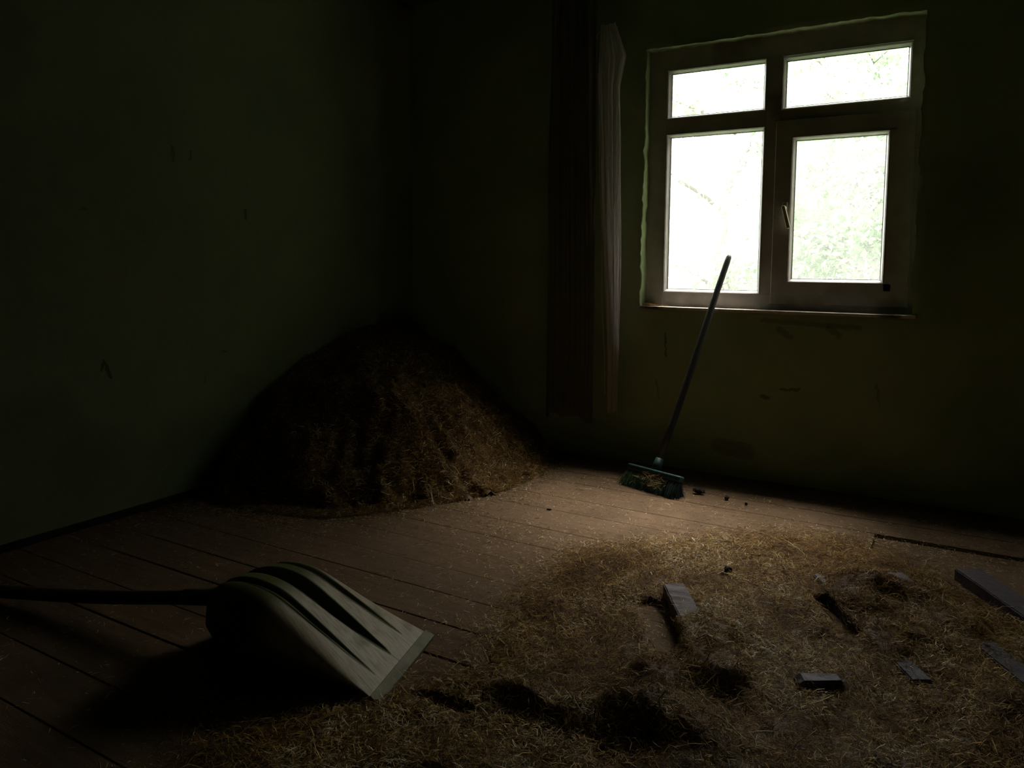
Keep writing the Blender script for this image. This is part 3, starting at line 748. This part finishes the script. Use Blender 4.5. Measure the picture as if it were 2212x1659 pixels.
# dark drape, hung from a rail under the ceiling
dr = empty('curtain', (-2.13, D-.06, .25)); tag(dr, 'wide dark brown drape hanging in folds against the window wall', 'curtain')
cloth('drape', ([0, 1], [-2.30, -2.30]), ([0, 1], [-1.955, -1.97]), .25, 3.09, .022, 5.5, 3, M_drape, parent=dr)
bm = bmesh.new(); tube(bm, [(-2.42, D-.06, 3.095), (-1.90, D-.06, 3.095)], .011, 12)
for x_ in (-2.40, -1.92): add_box(bm, (x_-.008, D-.06, 3.085), (x_+.008, D-.002, 3.105))
bm_obj('rail', bm, M_clod, dr)
# narrow pale sheer strip gathered on a hook
sr = empty('curtain', (-1.84, D-.09, .32)); tag(sr, 'narrow pale sheer curtain strip gathered beside the window', 'curtain')
cloth('sheer', ([0, .15, .4, .7, .9, 1], [-1.84, -1.845, -1.880, -1.92, -1.945, -1.93]), ([0, .15, .4, .72, .84, .915, 1], [-1.765, -1.765, -1.765, -1.78, -1.79, -1.755, -1.83]), .33, 2.745, .020, 2.6, 7, M_sheer, y=D-.10, parent=sr, m_=160)
bm = bmesh.new(); tube(bm, [(-1.95, D-.10, 2.66), (-1.955, D-.10, 2.69), (-1.935, D-.10, 2.705), (-1.88, D-.10, 2.712), (-1.86, D-.08, 2.735), (-1.855, D+.0, 2.75)], .004, 8)
bm_obj('hook', bm, M_handlew, sr, True)
# thin hem cords give the sheer its bright folds
for k, (xa, xb, zt, zb) in enumerate(((-1.93, -1.845, 2.45, .45), (-1.775, -1.768, 2.1, .5))):
    bm = bmesh.new(); tube(bm, [(xa+(xb-xa)*i/12+.004*math.sin(i*1.3+k), D-.128-.003*math.sin(i), zt+(zb-zt)*i/12) for i in range(13)], .0028, 6)
    bm_obj('seam', bm, M_sheer, sr, True)

# ------------------------------------------------------------------ timber pieces, brick and clods in the straw
def batten(start, dirv, length, width, height, label, m_=M_batten, z0=.0, tilt=0, roll=0, name='timber_batten', cat='wood', chips=0, group=None):
    d = Vector((*dirv, 0)).normalized(); s = Vector((-d.y, d.x, 0))          # s = to the right of the run as seen from the camera side
    if s.x < 0: s = -s
    up_ = Vector((0, 0, 1)); M = Matrix(((d[0], s[0], 0, start[0]), (d[1], s[1], 0, start[1]), (0, 0, 1, z0), (0, 0, 0, 1)))
    M = M @ Matrix.Rotation(tilt, 4, 'Y') @ Matrix.Rotation(roll, 4, 'X')
    bm = bmesh.new(); add_box(bm, (0, 0, 0), (length, width, height))
    bmesh.ops.subdivide_edges(bm, edges=[e_ for e_ in bm.edges if abs((e_.verts[0].co-e_.verts[1].co).x) > length*.5], cuts=14, use_grid_fill=True)
    bmesh.ops.bevel(bm, geom=[e_ for e_ in bm.edges if len(e_.link_faces) == 2 and e_.calc_face_angle(0) > .5], offset=.004, segments=2, affect='EDGES')
    rr = random.Random(hash(label) % 1000 if False else len(label)*7)
    for v in bm.verts:
        if chips and v.co.z > height*.5 and v.co.x < length*.35: v.co.z -= chips*max(0, math.sin(v.co.x*95+v.co.y*60))
        v.co += Vector((rr.uniform(-1, 1), rr.uniform(-1, 1), rr.uniform(-1, 1)))*.0009
        v.co = M @ v.co
    o = bm_obj(name, bm, m_); tag(o, label, cat, group); return o
batten((-.868, 2.655), (.50, -.86), .42, .080, .068, 'grey square timber block with chipped top, nearest the middle of the straw', M_greyb, chips=.006, name='timber_block')
batten((-.340, 2.955), (.50, -.865), .62, .062, .052, 'long timber batten half buried in straw behind the dark brick', z0=-.002)
batten((-.400, 3.085), (.5, -.865), .105, .058, .050, 'small grey batten end poking from the straw nearest the window', M_greyb)
batten((-.168, 3.262), (.5, -.865), .30, .085, .044, 'flat batten end in straw, between the small grey end and the right board')
batten((.085, 3.445), (.49, -.87), .62, .105, .050, 'long dark board with a pale edge at the right of the straw')
batten((.130, 2.775), (.5, -.865), .24, .075, .050, 'short dark batten in the straw below the long right board')
def lump(name, c, r, label, m_, seed, cat, sq=(1, 1, 1), group=None, facets=1):
    bm = bmesh.new(); bmesh.ops.create_icosphere(bm, subdivisions=facets, radius=1)
    rr = random.Random(seed)
    for v in bm.verts:
        k = 1+rr.uniform(-.22, .22); v.co = Vector((v.co.x*sq[0]*k*r, v.co.y*sq[1]*k*r, v.co.z*sq[2]*k*r))
    mz = min(v.co.z for v in bm.verts)
    for v in bm.verts: v.co += Vector(c) + Vector((0, 0, -mz-.001))
    return tag(bm_obj(name, bm, m_), label, cat, group)
# broken brick: chipped box
bm = bmesh.new(); rz = Matrix.Translation((-.262, 2.262, .012)) @ Matrix.Rotation(.50, 4, 'Z')
add_box(bm, (-.066, -.034, 0), (.066, .034, .056), .014, rz, 1)
for v in bm.verts: v.co += Vector((random.uniform(-.003, .003), random.uniform(-.003, .003), random.uniform(-.003, .003)))
tag(bm_obj('brick_chunk', bm, M_brick), 'black chipped brick chunk with a pale top corner lying in the straw', 'brick')
lump('dirt_clod', (-.712, 3.00, .014), .016, 'small black clod on the straw, up and right of the chipped timber block', M_clod, 1, 'clod', (1.1, .8, .9), facets=2)
lump('dirt_clod', (-1.133, 4.05, 0), .024, 'black clod on the boards just right of the broom head', M_clod, 2, 'clod', (1.5, .7, .6), facets=2)
lump('dirt_clod', (-.971, 4.02, 0), .012, 'tiny black clod on the boards, second to the right of the broom', M_clod, 3, 'clod', facets=2)
lump('dirt_clod', (-1.715, 3.365, 0), .008, 'tiny black crumb on the lit boards left of the broom', M_clod, 4, 'clod', (1.6, .9, .6), facets=2)
lump('dirt_clod', (-.86, 3.98, 0), .008, 'tiny black crumb furthest right of the broom on the boards', M_clod, 5, 'clod', facets=2)
# a few straws on top of the chipped block
g = np.random.default_rng(33); n = 120; a_ = g.random(n)**.6*.40; b_ = g.random(n)*.075
d = np.array([.5027, -.8645]); s = np.array([.8645, .5027])
pos = np.stack([-.868+d[0]*a_+s[0]*b_, 2.655+d[1]*a_+s[1]*b_, np.full(n, .070)], 1)
V, F, T = straws(n, pos, np.tile([0, 0, 1.], (n, 1)), .015, .05, .0008, .002, .08, (.1, .8), .0, 34, 1.2)
tag(link('block_straw', np_mesh('block_straw', V, F, T), M_straw), 'few loose straws strewn on top of the chipped grey timber block', 'straw', kind='stuff')

# ------------------------------------------------------------------ cobwebs at the window
def cobweb(pts, label):
    bm = bmesh.new()
    for a_, b_, sag in pts:
        a_, b_ = Vector(a_), Vector(b_); tube(bm, [a_.lerp(b_, k/5) + Vector((0, 0, -sag*4*(k/5)*(1-k/5))) for k in range(6)], .0006, 4, False)
    return tag(bm_obj('cobweb', bm, M_web), label, 'cobweb')
y1 = FY-.004
cobweb([((OX0+.006, D+.03, 2.225), (-1.548, y1, 2.176), .002), ((OX0+.006, D+.05, 2.21), (-1.53, y1, 2.172), .004), ((-1.548, y1, 2.176), (-1.47, y1, 2.168), .006)], 'pale cobweb strands at the left end of the window transom')
cobweb([((-.235, y1+.01, 2.44), (-.29, y1+.01, 2.448), .003), ((-.24, y1+.01, 2.415), (-.30, y1+.01, 2.45), .01), ((-.252, y1+.01, 2.45), (-.236, y1+.01, 2.40), -.005), ((-.27, y1+.01, 2.45), (-.236, y1+.01, 2.42), -.005)], 'small cobweb in the top right corner of the upper right pane')
cobweb([((-.20, SY-.003, 2.155), (-.60, SY-.003, 2.120), .006), ((-.17, SY-.003, 2.20), (-.28, SY-.003, 2.14), .004)], 'long sagging cobweb thread along the right transom')

# ------------------------------------------------------------------ outside: unseen dark wall, added to block light from the left wall
M_blocker, *_ = noise_mat('dark_blocker', (.05, .04, .032), (.09, .07, .055), 4, .9, .4)
wall_box('yard_light_blocker', (1.35, D+RD, -.6), (1.75, 16, 4.3), M_blocker)
# ------------------------------------------------------------------ outside: ground and trees
bm = bmesh.new(); add_box(bm, (-60, D+RD, -.9), (40, 90, -.6)); tag(bm_obj('ground', bm, M_grass), kind='structure')
def tree(base, h, crown, nleaf, label, seed, dens=1.0, leaf=.07):
    g = np.random.default_rng(seed); rr = random.Random(seed)
    root = empty('tree', base); tag(root, label, 'tree', 'trees outside the window')
    bm = bmesh.new(); b = Vector(base)
    tips = []
    tp = [b + Vector((.15*math.sin(i*.9+seed), .1*math.cos(i+seed), h*.75*i/6)) for i in range(7)]
    tube(bm, tp, [.16-.02*i for i in range(7)], 10)
    for k in range(16):
        p = tp[2+k % 5]; a = rr.uniform(0, 6.28); L = rr.uniform(.5, 1.0)*crown[0]
        q = [p + Vector((math.cos(a)*L*j/4, math.sin(a)*L*j/4, L*.55*(j/4)**.8)) + Vector((rr.uniform(-.06, .06), rr.uniform(-.06, .06), 0)) for j in range(5)]
        tube(bm, q, [.045, .035, .025, .015, .006], 6); tips += q[1:]
        for j in (2, 3):
            a2 = a+rr.uniform(-1, 1); q2 = [q[j] + Vector((math.cos(a2), math.sin(a2), .3))*L*.35*t_ for t_ in (0, .5, 1)]
            tube(bm, q2, [.014, .009, .004], 5); tips += q2[1:]
    bm_obj('trunk', bm, M_bark, root, True)
    tips = np.array([list(p) for p in tips]); c = np.array([base[0], base[1], base[2]+h*.62])
    ci = tips[g.integers(0, len(tips), nleaf)] + g.normal(0, .20, (nleaf, 3))
    rnd = g.normal(0, 1, (nleaf, 3)); rnd /= np.linalg.norm(rnd, axis=1, keepdims=True)
    shell = c + rnd*np.array([crown[0], crown[0], crown[1]])*(g.random((nleaf, 1))**.4)
    clump = vnoise(shell[:, 0]+shell[:, 1], shell[:, 2], 2.4, seed) > -.15
    P0 = np.where((g.random(nleaf) < .6)[:, None] & clump[:, None], shell, ci)
    u = g.normal(0, 1, (nleaf, 3)); u /= np.linalg.norm(u, axis=1, keepdims=True)
    v = np.cross(u, g.normal(0, 1, (nleaf, 3))); v /= np.linalg.norm(v, axis=1, keepdims=True); nn = np.cross(u, v)
    L = leaf*(.6+.8*g.random((nleaf, 1))); V = np.zeros((nleaf, 6, 3))
    V[:, 0] = P0-u*L; V[:, 1] = P0-u*L*.2+v*L*.38+nn*L*.12; V[:, 2] = P0+u*L*.4+v*L*.28+nn*L*.1
    V[:, 3] = P0+u*L; V[:, 4] = P0+u*L*.4-v*L*.28+nn*L*.1; V[:, 5] = P0-u*L*.2-v*L*.38+nn*L*.12
    bI = (np.arange(nleaf)*6)[:, None, None]; F = (bI+np.array([[0, 1, 2, 3], [0, 3, 4, 5]])[None]).reshape(-1, 4)
    tag(link('foliage', np_mesh('foliage', V.reshape(-1, 3), F, np.repeat(g.random(nleaf), 6)), M_leaf, root), kind='stuff')
tree((-.9, 10.2, -.6), 4.6, (1.5, 1.5), 26000, 'leafy green tree seen through the right sash pane', 5, leaf=.05)
tree((-3.35, 13.4, -.6), 5.6, (1.9, 2.2), 9000, 'pale thinly leaved tree seen through the large left pane', 8)
tree((-2.6, 19.0, -.6), 8.5, (3.0, 3.2), 14000, 'tall pale tree filling the view behind the nearer two', 9, leaf=.09)
